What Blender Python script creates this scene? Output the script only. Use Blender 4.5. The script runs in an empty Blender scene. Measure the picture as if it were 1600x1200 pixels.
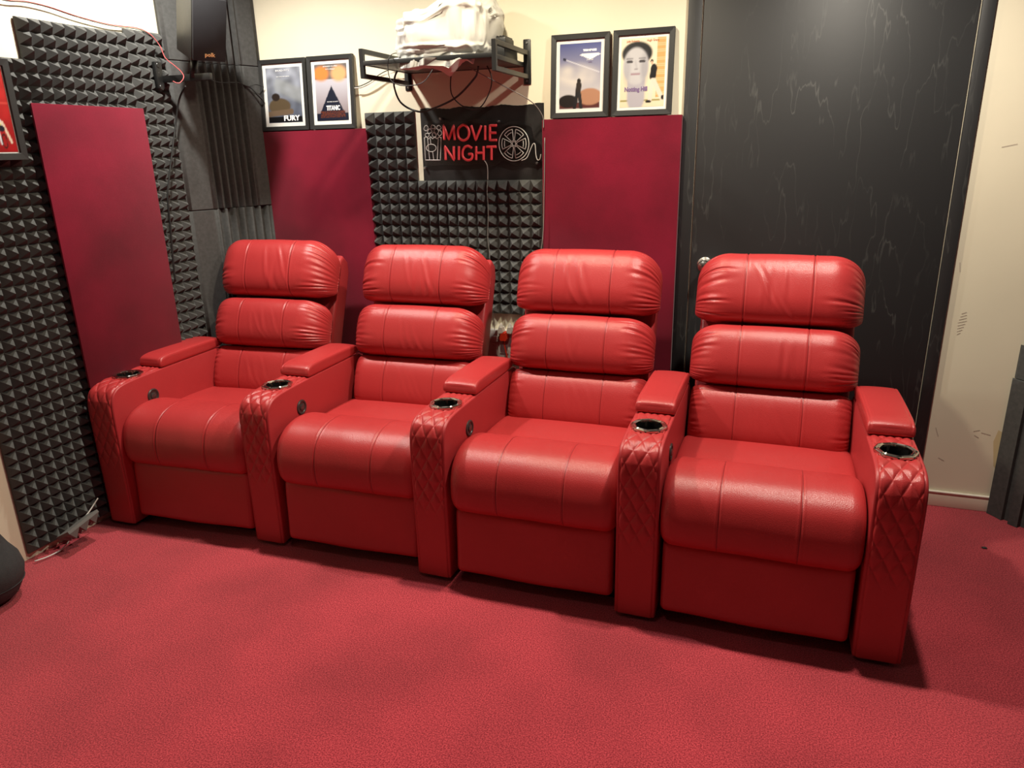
import bpy, bmesh, math, random
import numpy as np
from mathutils import Vector, Matrix, noise
S = bpy.context.scene
COL = S.collection
R = math.radians
rnd = random.Random(7)

# ------------------------------------------------------------------ camera
FPX, YAW, PITCH, ROLL = 1139.7, R(-20.018), R(-17.798), R(-1.327)
CAM = np.array([2.5731, -2.1102, 1.5138])
FW = np.array([math.sin(YAW)*math.cos(PITCH), math.cos(YAW)*math.cos(PITCH), math.sin(PITCH)])
RT0 = np.array([math.cos(YAW), -math.sin(YAW), 0.0]); UP0 = np.cross(RT0, FW)
RT = RT0*math.cos(ROLL)+UP0*math.sin(ROLL); UP = -RT0*math.sin(ROLL)+UP0*math.cos(ROLL)
cd = bpy.data.cameras.new('camera'); cam = bpy.data.objects.new('camera', cd); COL.objects.link(cam)
cd.sensor_width = 36; cd.lens = FPX/1600*36; cd.clip_start = .02
cam.matrix_world = Matrix(((RT[0], UP[0], -FW[0], CAM[0]), (RT[1], UP[1], -FW[1], CAM[1]), (RT[2], UP[2], -FW[2], CAM[2]), (0, 0, 0, 1)))
S.camera = cam

# ------------------------------------------------------------------ world, exposure, lights
W = bpy.data.worlds.new('world'); S.world = W; W.use_nodes = True
W.node_tree.nodes['Background'].inputs[0].default_value = (1, .93, .85, 1)
W.node_tree.nodes['Background'].inputs[1].default_value = .015
S.view_settings.view_transform = 'Standard'; S.view_settings.look = 'None'
S.view_settings.gamma = 1; S.view_settings.use_curve_mapping = False
S.view_settings.exposure = 0.5
CEIL = 2.70
def downlight_or_fill(x, y, watts, col=(1, .89, .74), rad=.045, cone=150, blend=.6):
    l = bpy.data.lights.new('downlight_or_fill', 'SPOT'); l.energy = watts; l.color = col
    l.shadow_soft_size = rad; l.spot_size = R(cone); l.spot_blend = blend
    o = bpy.data.objects.new('downlight_or_fill', l); COL.objects.link(o); o.location = (x, y, CEIL-.06)
downlight_or_fill(.42, .30, 92, (1, .96, .87), cone=154, blend=.7)
downlight_or_fill(1.60, .30, 72, (1, .88, .66), cone=154, blend=.7)
downlight_or_fill(2.80, .28, 102, (1, .92, .78), cone=154, blend=.7)
downlight_or_fill(1.7, -1.0, 9, (1, .95, .88), cone=160, rad=.12)  # added fill lamp, offsets the red bounce on the wall under the shelf

# ------------------------------------------------------------------ wall frames
WALLS = {'back': (R(.5194), 1.1655), 'left': (R(87.47), .1152)}
def wp(wall, u, off, z):
    a, d = WALLS[wall]; c, s = math.cos(a), math.sin(a); d -= off
    return Vector((u*c-s*d, u*s+c*d, z))
def px(wall, x, y, off=0.0):
    """point (u, z) of a wall plane that shows at pixel x, y"""
    a, d = WALLS[wall]; c, s = math.cos(a), math.sin(a); d -= off
    v = (x-800)/FPX*RT-(y-600)/FPX*UP+FW; n = np.array([-s, c, 0.0])
    q = CAM+(d-CAM@n)/(v@n)*v
    return float(q[0]*c+q[1]*s), float(q[2])
def pxy(x, y, Y):
    v = (x-800)/FPX*RT-(y-600)/FPX*UP+FW; q = CAM+(Y-CAM[1])/v[1]*v
    return Vector(q)
def pxf(x, y, z=0.0):
    v = (x-800)/FPX*RT-(y-600)/FPX*UP+FW; q = CAM+(z-CAM[2])/v[2]*v
    return Vector(q)

# ------------------------------------------------------------------ materials
def mat(name, col, rough=.6, metal=0.0, bump=0.0, scale=200.0, vary=0.0, vscale=6.0, coat=0.0, sheen=0.0, detail=3, spec=.5, stretch=None, trans=0.0, voro=False):
    m = bpy.data.materials.new(name); m.use_nodes = True; N = m.node_tree.nodes; L = m.node_tree.links
    b = N['Principled BSDF']; b.inputs['Base Color'].default_value = (*col, 1); b.inputs['Roughness'].default_value = rough
    b.inputs['Metallic'].default_value = metal; b.inputs['Specular IOR Level'].default_value = spec
    b.inputs['Coat Weight'].default_value = coat; b.inputs['Sheen Weight'].default_value = sheen
    b.inputs['Transmission Weight'].default_value = trans
    tc = N.new('ShaderNodeTexCoord'); mp = N.new('ShaderNodeMapping'); L.new(tc.outputs['Object'], mp.inputs[0])
    if stretch: mp.inputs['Scale'].default_value = stretch
    if bump:
        n = N.new('ShaderNodeTexVoronoi' if voro else 'ShaderNodeTexNoise'); n.inputs['Scale'].default_value = scale
        if not voro: n.inputs['Detail'].default_value = detail
        L.new(mp.outputs[0], n.inputs['Vector'])
        bp = N.new('ShaderNodeBump'); bp.inputs['Strength'].default_value = bump; bp.inputs['Distance'].default_value = .002
        L.new(n.outputs['Distance' if voro else 'Fac'], bp.inputs['Height']); L.new(bp.outputs[0], b.inputs['Normal'])
    if vary:
        n2 = N.new('ShaderNodeTexNoise'); n2.inputs['Scale'].default_value = vscale; n2.inputs['Detail'].default_value = 5
        L.new(mp.outputs[0], n2.inputs['Vector'])
        cr = N.new('ShaderNodeValToRGB'); cr.color_ramp.elements[0].position = .3; cr.color_ramp.elements[1].position = .7
        cr.color_ramp.elements[0].color = (*[c*(1-vary) for c in col], 1); cr.color_ramp.elements[1].color = (*[min(1, c*(1+vary)) for c in col], 1)
        L.new(n2.outputs['Fac'], cr.inputs[0]); L.new(cr.outputs[0], b.inputs['Base Color'])
    return m
M = {}
M['leather'] = mat('red_leather', (.44, .034, .036), .34, bump=.22, scale=420, vary=.05, vscale=4, voro=True, spec=.55)
M['leather_side'] = mat('red_leather_plain', (.41, .032, .036), .42, bump=.2, scale=420, vary=.04, voro=True)
M['leather_smooth'] = mat('red_leather_unseamed', (.44, .034, .036), .36, bump=.22, scale=420, vary=.05, vscale=4, voro=True, spec=.55)
M['thread'] = mat('stitching_thread', (.62, .06, .06), .6)
M['velvet'] = mat('red_velvet', (.155, .0025, .016), .9, bump=.4, scale=700, vary=.38, vscale=2.6, sheen=.15, spec=.2)
M['velvet_back'] = mat('panel_edge', (.33, .02, .05), .8)
M['foam'] = mat('charcoal_foam', (.078, .078, .075), .92, bump=.5, scale=900, vary=.12, vscale=30, spec=.3)
M['foam_flat'] = mat('grey_corner_foam', (.072, .072, .070), .95, bump=.7, scale=700, vary=.15, vscale=60, spec=.25)
M['wall'] = mat('cream_paint', (.74, .68, .52), .6, bump=.08, scale=60, vary=.035, vscale=2.5)
M['base'] = mat('skirting_paint', (.70, .60, .48), .45, vary=.03)
M['ceil'] = mat('ceiling_paint', (.10, .10, .10), .8)
M['dark_wall'] = mat('dark_wall_paint', (.045, .045, .05), .8)
M['black_metal'] = mat('black_powder_coat', (.012, .012, .012), .38, spec=.5)
M['black_plastic'] = mat('black_plastic', (.013, .013, .014), .45)
M['speaker_side'] = mat('black_ash_vinyl', (.03, .03, .028), .42, bump=.25, scale=90, stretch=(8, 8, .5), vary=.3, vscale=40)
M['grille'] = mat('speaker_grille_cloth', (.018, .018, .022), .85, bump=.4, scale=900)
M['chrome'] = mat('smoky_chrome', (.62, .58, .52), .16, metal=1)
M['nickel'] = mat('brushed_nickel', (.66, .62, .56), .25, metal=1)
M['cup_in'] = mat('cup_inside', (.02, .02, .02), .3, metal=.6)
M['button'] = mat('button_plastic', (.035, .033, .032), .38)
M['button_in'] = mat('button_centre', (.10, .09, .09), .25, metal=.6)
M['white_plastic'] = mat('white_plastic', (.78, .76, .72), .4)
M['red_plastic'] = mat('red_plug_plastic', (.75, .04, .015), .4)
M['cable'] = mat('black_cable', (.012, .012, .012), .5)
M['cable_grey'] = mat('grey_cable', (.20, .19, .17), .5)
M['cable_red'] = mat('red_speaker_wire', (.42, .06, .06), .5)
M['cable_white'] = mat('pale_cable', (.62, .60, .56), .5)
M['print_white'] = mat('print_border', (.70, .69, .65), .5)
M['frame'] = mat('black_frame', (.020, .020, .020), .42, bump=.1, scale=120)
M['gold'] = mat('gold_badge', (.85, .68, .33), .35, metal=.7)
M['letter_white'] = mat('white_ink', (.85, .85, .85), .5)
M['letter_red'] = mat('orange_ink', (.55, .16, .05), .5)
M['letter_gold'] = mat('purple_ink', (.16, .10, .22), .5)
M['neon_red'] = mat('red_silicone_tube', (.92, .085, .10), .35, coat=.4, spec=.6)
M['neon_white'] = mat('unlit_white_tube', (.52, .51, .47), .35, coat=.4)
M['pouf'] = mat('dark_grey_fabric', (.035, .037, .038), .9, bump=.6, scale=500, vary=.12, vscale=60)
M['debris'] = mat('dark_crumb', (.03, .03, .03), .8)
M['shelf_board'] = mat('dark_shelf_board', (.05, .047, .045), .35)
M['linen'] = mat('screw', (.5, .5, .5), .3, metal=1)
M['skirting_top'] = mat('pale_skirting_top', (.80, .74, .64), .7, vary=.05, vscale=30)

def nodes(m): return m.node_tree.nodes, m.node_tree.links, m.node_tree.nodes['Principled BSDF']
# the two seam lines of every cushion are sewn in darker thread
m = M['leather']; N, L, b = nodes(m); old = b.inputs['Base Color'].links[0].from_socket
tc = N.new('ShaderNodeTexCoord'); sx_ = N.new('ShaderNodeSeparateXYZ'); L.new(tc.outputs['Object'], sx_.inputs[0])
def mth(op, a, v=None):
    n = N.new('ShaderNodeMath'); n.operation = op; L.new(a, n.inputs[0])
    if v is not None: n.inputs[1].default_value = v
    return n.outputs[0]
ln_ = mth('LESS_THAN', mth('ABSOLUTE', mth('SUBTRACT', mth('ABSOLUTE', sx_.outputs[0]), .118)), .0013)
mx = N.new('ShaderNodeMix'); mx.data_type = 'RGBA'; L.new(ln_, mx.inputs[0]); L.new(old, mx.inputs[6]); mx.inputs[7].default_value = (.22, .012, .014, 1); L.new(mx.outputs[2], b.inputs['Base Color'])
# carpet
m = mat('red_carpet', (.40, .020, .036), .95, bump=.9, scale=260, detail=4, sheen=.35, spec=.15); M['carpet'] = m
N, L, b = nodes(m)
tc = N.new('ShaderNodeTexCoord'); a1 = N.new('ShaderNodeTexNoise'); a1.inputs['Scale'].default_value = 240; a1.inputs['Detail'].default_value = 3
a2 = N.new('ShaderNodeTexNoise'); a2.inputs['Scale'].default_value = 2.2; a2.inputs['Detail'].default_value = 6
L.new(tc.outputs['Object'], a1.inputs[0]); L.new(tc.outputs['Object'], a2.inputs[0])
c1 = N.new('ShaderNodeValToRGB'); c1.color_ramp.elements[0].position = .38; c1.color_ramp.elements[1].position = .64
c1.color_ramp.elements[0].color = (.26, .014, .026, 1); c1.color_ramp.elements[1].color = (.60, .062, .082, 1)
c2 = N.new('ShaderNodeValToRGB'); c2.color_ramp.elements[0].position = .35; c2.color_ramp.elements[1].position = .65
c2.color_ramp.elements[0].color = (.80, .80, .80, 1); c2.color_ramp.elements[1].color = (1.12, 1.12, 1.12, 1)
mx = N.new('ShaderNodeMix'); mx.data_type = 'RGBA'; mx.blend_type = 'MULTIPLY'; mx.inputs[0].default_value = 1
L.new(a1.outputs['Fac'], c1.inputs[0]); L.new(a2.outputs['Fac'], c2.inputs[0])
L.new(c1.outputs[0], mx.inputs[6]); L.new(c2.outputs[0], mx.inputs[7]); L.new(mx.outputs[2], b.inputs['Base Color'])
# black door paint with pale wandering scratches in the grain
m = mat('black_door_paint', (.022, .022, .023), .5, bump=.05, scale=40, spec=.4); M['door'] = m
N, L, b = nodes(m)
tc = N.new('ShaderNodeTexCoord'); mp = N.new('ShaderNodeMapping'); mp.inputs['Scale'].default_value = (8.5, 8.5, 1.5)
wn = N.new('ShaderNodeTexNoise'); wn.inputs['Scale'].default_value = 1.6; wn.inputs['Detail'].default_value = 3
L.new(tc.outputs['Object'], mp.inputs[0]); L.new(mp.outputs[0], wn.inputs[0])
sb = N.new('ShaderNodeMath'); sb.operation = 'SUBTRACT'; sb.inputs[1].default_value = .5; L.new(wn.outputs['Fac'], sb.inputs[0])
ab = N.new('ShaderNodeMath'); ab.operation = 'ABSOLUTE'; L.new(sb.outputs[0], ab.inputs[0])
lr = N.new('ShaderNodeMapRange'); lr.inputs[1].default_value = 0; lr.inputs[2].default_value = .012; lr.inputs[3].default_value = 1; lr.inputs[4].default_value = 0
L.new(ab.outputs[0], lr.inputs[0])
mk = N.new('ShaderNodeTexNoise'); mk.inputs['Scale'].default_value = 3.4; mk.inputs['Detail'].default_value = 4; L.new(tc.outputs['Object'], mk.inputs[0])
mr = N.new('ShaderNodeMapRange'); mr.inputs[1].default_value = .42; mr.inputs[2].default_value = .66; L.new(mk.outputs['Fac'], mr.inputs[0])
ml = N.new('ShaderNodeMath'); ml.operation = 'MULTIPLY'; L.new(lr.outputs[0], ml.inputs[0]); L.new(mr.outputs[0], ml.inputs[1])
mm = N.new('ShaderNodeMix'); mm.data_type = 'RGBA'; mm.inputs[6].default_value = (.021, .021, .022, 1); mm.inputs[7].default_value = (.062, .062, .060, 1)
L.new(ml.outputs[0], mm.inputs[0]); L.new(mm.outputs[2], b.inputs['Base Color'])
# black paint patch behind the sign
m = mat('black_wall_patch', (.014, .013, .013), .42, bump=.2, scale=30, vary=.5, vscale=14); M['patch'] = m
# clear acrylic
m = mat('clear_acrylic', (1, 1, 1), .08, trans=1.0); M['acrylic'] = m
nodes(m)[2].inputs['IOR'].default_value = 1.3
# thin plastic bag: partly see-through white film
m = mat('milky_plastic_film', (.66, .65, .60), .4, bump=.15, scale=40); M['bag'] = m
nodes(m)[2].inputs['Transmission Weight'].default_value = .12
# print material reads the colours printed on the sheet
m = bpy.data.materials.new('poster_print'); m.use_nodes = True; M['print'] = m
N, L, b = nodes(m); at = N.new('ShaderNodeAttribute'); at.attribute_name = 'ink'; L.new(at.outputs['Color'], b.inputs['Base Color'])
b.inputs['Roughness'].default_value = .35

# ------------------------------------------------------------------ mesh helpers
def obj(name, verts, faces, m, parent=None, smooth=False, loc=None):
    me = bpy.data.meshes.new(name); me.from_pydata([tuple(map(float, v)) for v in verts], [], [tuple(map(int, f)) for f in faces]); me.update()
    me.materials.append(m)
    if smooth: me.polygons.foreach_set('use_smooth', [True]*len(me.polygons))
    o = bpy.data.objects.new(name, me); COL.objects.link(o)
    if parent: o.parent = parent
    if loc is not None: o.location = loc
    return o
def fix(o):
    bm = bmesh.new(); bm.from_mesh(o.data); bmesh.ops.recalc_face_normals(bm, faces=bm.faces); bm.to_mesh(o.data); bm.free(); return o
def tag(o, label=None, cat=None, group=None, kind=None):
    if label: o['label'] = label
    if cat: o['category'] = cat
    if group: o['group'] = group
    if kind: o['kind'] = kind
    return o
def empty(name, loc=(0, 0, 0), rz=0.0, label=None, cat=None, group=None, kind=None):
    o = bpy.data.objects.new(name, None); COL.objects.link(o); o.location = loc; o.rotation_euler = (0, 0, rz); o.empty_display_size = .1
    return tag(o, label, cat, group, kind)
def wall_thing(name, wall, u, z, label=None, cat=None, group=None, kind=None):
    """an Empty on the wall; its children use (u, -off, z) measured from it"""
    o = empty(name, wp(wall, u, 0, z), WALLS[wall][0], label, cat, group, kind); o['_u'] = u; return o
BOXF = [(0, 1, 3, 2), (4, 6, 7, 5), (0, 4, 5, 1), (2, 3, 7, 6), (0, 2, 6, 4), (1, 5, 7, 3)]
def box(name, lo, hi, m, parent=None, bevel=0.0, seg=2, loc=None):
    v = [(x, y, z) for x in (lo[0], hi[0]) for y in (lo[1], hi[1]) for z in (lo[2], hi[2])]
    bm = bmesh.new(); vs = [bm.verts.new(p) for p in v]
    for f in BOXF: bm.faces.new([vs[i] for i in f])
    bmesh.ops.recalc_face_normals(bm, faces=bm.faces)
    if bevel: bmesh.ops.bevel(bm, geom=bm.edges[:], offset=bevel, segments=seg, profile=.5, affect='EDGES')
    me = bpy.data.meshes.new(name); bm.to_mesh(me); bm.free(); me.materials.append(m)
    if bevel: me.polygons.foreach_set('use_smooth', [True]*len(me.polygons)); me.set_sharp_from_angle(angle=R(40))
    o = bpy.data.objects.new(name, me); COL.objects.link(o)
    if parent: o.parent = parent
    if loc is not None: o.location = loc
    return o
def bars(name, lst, m, parent=None, bevel=.0):
    """several touching bars welded into one part"""
    bm = bmesh.new()
    for lo, hi in lst:
        vs = [bm.verts.new((x, y, z)) for x in (lo[0], hi[0]) for y in (lo[1], hi[1]) for z in (lo[2], hi[2])]
        for f in BOXF: bm.faces.new([vs[i] for i in f])
    bmesh.ops.recalc_face_normals(bm, faces=bm.faces)
    if bevel: bmesh.ops.bevel(bm, geom=bm.edges[:], offset=bevel, segments=1, affect='EDGES')
    me = bpy.data.meshes.new(name); bm.to_mesh(me); bm.free(); me.materials.append(m)
    o = bpy.data.objects.new(name, me); COL.objects.link(o)
    if parent: o.parent = parent
    return o
def smooth_path(P, n=6, closed=False):
    P = [np.array(p, float) for p in P]; out = []; k = len(P)
    rng = range(k if closed else k-1)
    for i in rng:
        if closed: p0, p1, p2, p3 = P[(i-1) % k], P[i], P[(i+1) % k], P[(i+2) % k]
        else: p0, p1, p2, p3 = P[max(i-1, 0)], P[i], P[i+1], P[min(i+2, k-1)]
        for j in range(n):
            t = j/n; out.append(.5*((2*p1)+(-p0+p2)*t+(2*p0-5*p1+4*p2-p3)*t*t+(-p0+3*p1-3*p2+p3)*t**3))
    if not closed: out.append(P[-1])
    return out
def tube_geo(P, r, ns=8, closed=False):
    P = [Vector(tuple(p)) for p in P]; n = len(P); V = []; F = []
    up = Vector((0, 0, 1)); prev = None
    for i, p in enumerate(P):
        t = (P[(i+1) % n]-P[i-1]) if closed else (P[min(i+1, n-1)]-P[max(i-1, 0)])
        t.normalize()
        if prev is None:
            a = t.cross(up) if abs(t.z) < .9 else t.cross(Vector((1, 0, 0)))
        else: a = prev-t*prev.dot(t)
        a.normalize(); prev = a; b = t.cross(a)
        for k in range(ns):
            an = 2*math.pi*k/ns; V.append(p+(a*math.cos(an)+b*math.sin(an))*r)
    m = n if closed else n-1
    for i in range(m):
        for k in range(ns):
            F.append((i*ns+k, i*ns+(k+1) % ns, ((i+1) % n)*ns+(k+1) % ns, ((i+1) % n)*ns+k))
    if not closed: F.append(tuple(range(ns))[::-1]); F.append(tuple((n-1)*ns+k for k in range(ns)))
    return V, F
def tube(name, P, r, m, parent=None, sm=5, ns=8, closed=False):
    if sm: P = smooth_path(P, sm, closed)
    V, F = tube_geo(P, r, ns, closed); return fix(obj(name, V, F, m, parent, True))
def lathe(name, prof, m, parent=None, axis='z', n=32, loc=(0, 0, 0), wob=None, smooth=True):
    V = []; F = []; k = len(prof)
    for i in range(n):
        a = 2*math.pi*i/n; w = wob(a) if wob else 1
        for j, (r, h) in enumerate(prof):
            rr = r*(1+(w-1)*(1 if j and j < k-1 else .4)) if wob else r
            x, y, z = rr*math.cos(a), rr*math.sin(a), h
            if axis == 'x': x, y, z = z, x, y
            if axis == 'y': x, y, z = x, z, y
            V.append((x, y, z))
    for i in range(n):
        for j in range(k-1): F.append((i*k+j, ((i+1) % n)*k+j, ((i+1) % n)*k+j+1, i*k+j+1))
    if prof[0][0] > 1e-6: F.append(tuple(i*k for i in range(n))[::-1])
    if prof[-1][0] > 1e-6: F.append(tuple(i*k+k-1 for i in range(n)))
    o = obj(name, V, F, m, parent, smooth, loc)
    bm = bmesh.new(); bm.from_mesh(o.data); bmesh.ops.remove_doubles(bm, verts=bm.verts, dist=1e-6); bmesh.ops.recalc_face_normals(bm, faces=bm.faces); bm.to_mesh(o.data); bm.free()
    o.data.set_sharp_from_angle(angle=R(45)); return o
def text(name, s, size, m, parent, loc, rot=(R(90), 0, 0), sx=1.0, align='CENTER', ext=.0004, bold=0.0):
    c = bpy.data.curves.new(name, 'FONT'); c.body = s; c.size = size; c.align_x = align; c.extrude = ext; c.offset = bold; c.resolution_u = 2
    t = bpy.data.objects.new(name, c); COL.objects.link(t)
    bpy.context.view_layer.update()
    me = bpy.data.meshes.new_from_object(t.evaluated_get(bpy.context.evaluated_depsgraph_get())); bpy.data.objects.remove(t)
    me.materials.clear(); me.materials.append(m); me.name = name
    o = bpy.data.objects.new(name, me); COL.objects.link(o); o.parent = parent; o.location = loc; o.rotation_euler = rot; o.scale = (sx, 1, 1)
    return o
def sstep(x): x = np.clip(x, 0, 1); return x*x*(3-2*x)

# ------------------------------------------------------------------ room
def plane_wall(name, p0, p1, z0, z1, m, thick=.1, side=1):
    p0, p1 = Vector((*p0, 0)), Vector((*p1, 0)); d = (p1-p0).normalized(); n = Vector((-d.y, d.x, 0))*side*thick
    V = [(*(p.xy), z) for p in (p0, p1, p1+n, p0+n) for z in (z0, z1)]
    F = [(0, 2, 3, 1), (2, 4, 5, 3), (4, 6, 7, 5), (6, 0, 1, 7), (0, 6, 4, 2), (1, 3, 5, 7)]
    return tag(fix(obj(name, V, F, m)), kind='structure')
XL, XR, YF = -.0638, 3.86, -4.2
cor_l = wp('left', 1.161, 0, 0)
tag(box('floor', (-.7, YF-.1, -.1), (XR+.1, 1.35, 0), M['carpet']), kind='structure')
tag(box('ceiling', (-.7, YF-.1, CEIL), (XR+.1, 1.35, CEIL+.1), M['ceil']), kind='structure')
bl = wp('back', -.06, 0, 0); br = wp('back', XR, 0, 0)
wall_back = plane_wall('wall_back', bl.xy, br.xy, 0, CEIL, M['wall'], .1, 1)
fl = wp('left', YF, 0, 0)
wall_left = plane_wall('wall_left', fl.xy, (bl.x, bl.y), 0, CEIL, M['wall'], .1, 1)
plane_wall('wall_right', br.xy, (XR, YF), 0, CEIL, M['dark_wall'], .1, 1)
plane_wall('wall_front', (XR, YF), fl.xy, 0, CEIL, M['dark_wall'], .1, 1)

# door, its side frames and handle (flush black leaf and trims)
DZ = 2.36
door = wall_thing('door_1', 'back', 2.235, 0, kind='structure')
def on(parent_u, z0=0):            # shift from wall coordinates to the thing's own
    return parent_u, z0
def wbox(name, par, u0, u1, o0, o1, z0, z1, m, bevel=0.0, base=(0, 0)):
    return box(name, (u0-base[0], -o1, z0-base[1]), (u1-base[0], -o0, z1-base[1]), m, par, bevel)
wbox('door_leaf', door, 2.2345, 3.199, 0, .010, .008, DZ, M['door'], .0015, (2.235, 0))
hd = lathe('door_handle', [(.033, 0), (.033, .006), (.026, .010), (.016, .014), (.012, .035), (.022, .042), (.027, .055), (.024, .068), (.010, .074), (0, .074)], M['nickel'], door, 'y', 28, (2.296-2.235, -.010, 1.018))
hd.rotation_euler = (0, 0, math.pi)
tube('handle_keeper', [(2.29-2.235, -.03, 1.0), (2.288-2.235, -.034, .985), (2.286-2.235, -.036, .972)], .008, M['nickel'], door, 3)
for nm, (u0, u1) in {'trim_1': (2.174, 2.2285), 'trim_2': (3.204, 3.2485)}.items():
    t = wall_thing(nm, 'back', u0, 0, kind='structure')
    wbox('trim_board', t, u0, u1, 0, .016, 0, DZ+.05, M['door'], .002, (u0, 0))
t = wall_thing('trim_3', 'back', 2.174, DZ, kind='structure')
wbox('trim_board', t, 2.174, 3.2485, 0, .016, DZ+.004, DZ+.054, M['door'], .002, (2.174, DZ))
t = wall_thing('baseboard_back', 'back', 3.2485, 0, kind='structure')
wbox('skirting_board', t, 3.2485, 3.84, 0, .010, 0, .066, M['base'], .002, (3.2485, 0))
wbox('skirting_cap', t, 3.2485, 3.84, 0, .014, .0655, .071, M['skirting_top'], .001, (3.2485, 0))  # paler strip along the top edge of the skirting
t = wall_thing('baseboard_left', 'back', -.04, 0, kind='structure')
wbox('skirting_board', t, -.04, 2.174, 0, .010, 0, .066, M['base'], .002, (-.04, 0))

# scuffs on the right part of the wall: shoe print ribs and smears
scuff_m = mat('wall_scuff', (.50, .43, .34), .8)
def marks(par_wall, base_u, items):
    h = wall_thing('scuff_marks', par_wall, base_u, 0, None); h.parent = None
    return h
sm = []
for i in range(8):
    x0, y0 = 1505-i*1.2, 489+i*4.6
    sm.append(((x0-5+abs(i-3)*.8, y0+1.5), (x0+9-abs(i-3)*1.2, y0-1.2)))
for a, b_ in [((1521, 674), (1531, 672)), ((1522, 680), (1529, 684)), ((1533, 676), (1548, 680)), ((1462, 668), (1466, 682)), ((1466, 715), (1475, 720)), ((1500, 410), (1500, 425)), ((1565, 230), (1590, 225))]:
    sm.append((a, b_))
V = []; F = []
for k, (a, b_) in enumerate(sm):
    ua, za = px('back', *a); ub, zb = px('back', *b_); d = Vector((ub-ua, zb-za)); n = Vector((-d.y, d.x)).normalized()*.0017
    i = len(V)
    for (u, z) in ((ua-n.x, za-n.y), (ub-n.x, zb-n.y), (ub+n.x, zb+n.y), (ua+n.x, za+n.y)): V.append(wp('back', u, .0008, z))
    F.append((i, i+1, i+2, i+3))
tag(obj('scuff_marks', V, F, scuff_m, wall_back), kind='stuff')
# bare plaster chips along the right foam strip
V = []; F = []
pts = [(1552, 690), (1560, 672), (1567, 676), (1562, 705), (1557, 735), (1552, 728)]
for p in pts: V.append(wp('back', *[(lambda q: q)(px('back', *p)[0])], .0006, px('back', *p)[1]))
obj('plaster_chip', V, [tuple(range(len(V)))], mat('bare_plaster', (.62, .50, .28), .8), wall_back)

# ------------------------------------------------------------------ acoustic foam
def foam_mesh(name, us, zs, h=.040, base=.008, seed=0):
    """one moulded sheet: a pyramid on every cell (us, zs = cell borders)"""
    rr = random.Random(seed); V = []; F = []; nu, nz = len(us), len(zs)
    for j, z in enumerate(zs):
        for i, u in enumerate(us):
            ju = rr.uniform(-.0012, .0012) if 0 < i < nu-1 else 0; jz = rr.uniform(-.0012, .0012) if 0 < j < nz-1 else 0
            V.append((u+ju, -base, z+jz))
    g = lambda i, j: j*nu+i
    for j in range(nz-1):
        for i in range(nu-1):
            a = len(V); hh = h*rr.uniform(.93, 1.04)*min(1, (us[i+1]-us[i])/.04)
            V.append(((us[i]+us[i+1])/2+rr.uniform(-.002, .002), -base-hh, (zs[j]+zs[j+1])/2+rr.uniform(-.002, .002)))
            q = [g(i, j), g(i+1, j), g(i+1, j+1), g(i, j+1)]
            for k in range(4): F.append((q[k], q[(k+1) % 4], a))
    # rim back to the wall
    rim = [g(i, 0) for i in range(nu)]+[g(nu-1, j) for j in range(1, nz)]+[g(i, nz-1) for i in range(nu-2, -1, -1)]+[g(0, j) for j in range(nz-2, 0, -1)]
    b0 = len(V)
    for r_ in rim: V.append((V[r_][0], 0, V[r_][2]))
    for k in range(len(rim)):
        k2 = (k+1) % len(rim); F.append((rim[k], b0+k, b0+k2, rim[k2]))
    F.append(tuple(b0+k for k in range(len(rim))))
    return V, F
def foam_tile(par, bu, bz, u0, u1, n, ztop, rows, pz, h=.040, seed=0):
    us = [u0-bu+(u1-u0)*i/n for i in range(n+1)]; zs = [ztop-bz-pz*(rows-j) for j in range(rows+1)]
    V, F = foam_mesh('foam_tile', us, zs, h, .008, seed)
    return fix(obj('foam_tile', V, F, M['foam'], par))
fo = wall_thing('acoustic_foam', 'left', .17, 0, 'charcoal pyramid acoustic foam tiles covering the left wall', 'acoustic foam')
P_ = .0473; sd = 1
zt = 2.017
for rows in (10, 10, 9):
    foam_tile(fo, .17, 0, .042, .5148, 10, zt, rows, P_, seed=sd); sd += 1; zt -= rows*P_
zt = 2.036
for rows in (10, 10, 9):
    foam_tile(fo, .17, 0, .5152, .705, 4, zt, rows, P_, seed=sd); sd += 1; zt -= rows*P_
zt = 1.872
for k in range(4):
    rows = 10 if k < 3 else 9
    foam_tile(fo, .17, 0, -.3665, .0416, 9, zt-.473*k, rows, P_, seed=sd); sd += 1
fb = wall_thing('acoustic_foam', 'back', 1.1, .755, 'charcoal pyramid foam tiles around and below the unlit sign on the back wall', 'acoustic foam')
Q_ = .0525
foam_tile(fb, 1.1, .755, .6705, .9325, 5, 1.697, 6, Q_, .043, 31)
foam_tile(fb, 1.1, .755, .6705, .9325, 5, 1.3815, 12, Q_, .043, 32)
foam_tile(fb, 1.1, .755, .9330, 1.2825, 7, 1.3815, 12, Q_, .043, 33)
foam_tile(fb, 1.1, .755, 1.2832, 1.5560, 5, 1.3815, 12, Q_, .043, 34)

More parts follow.
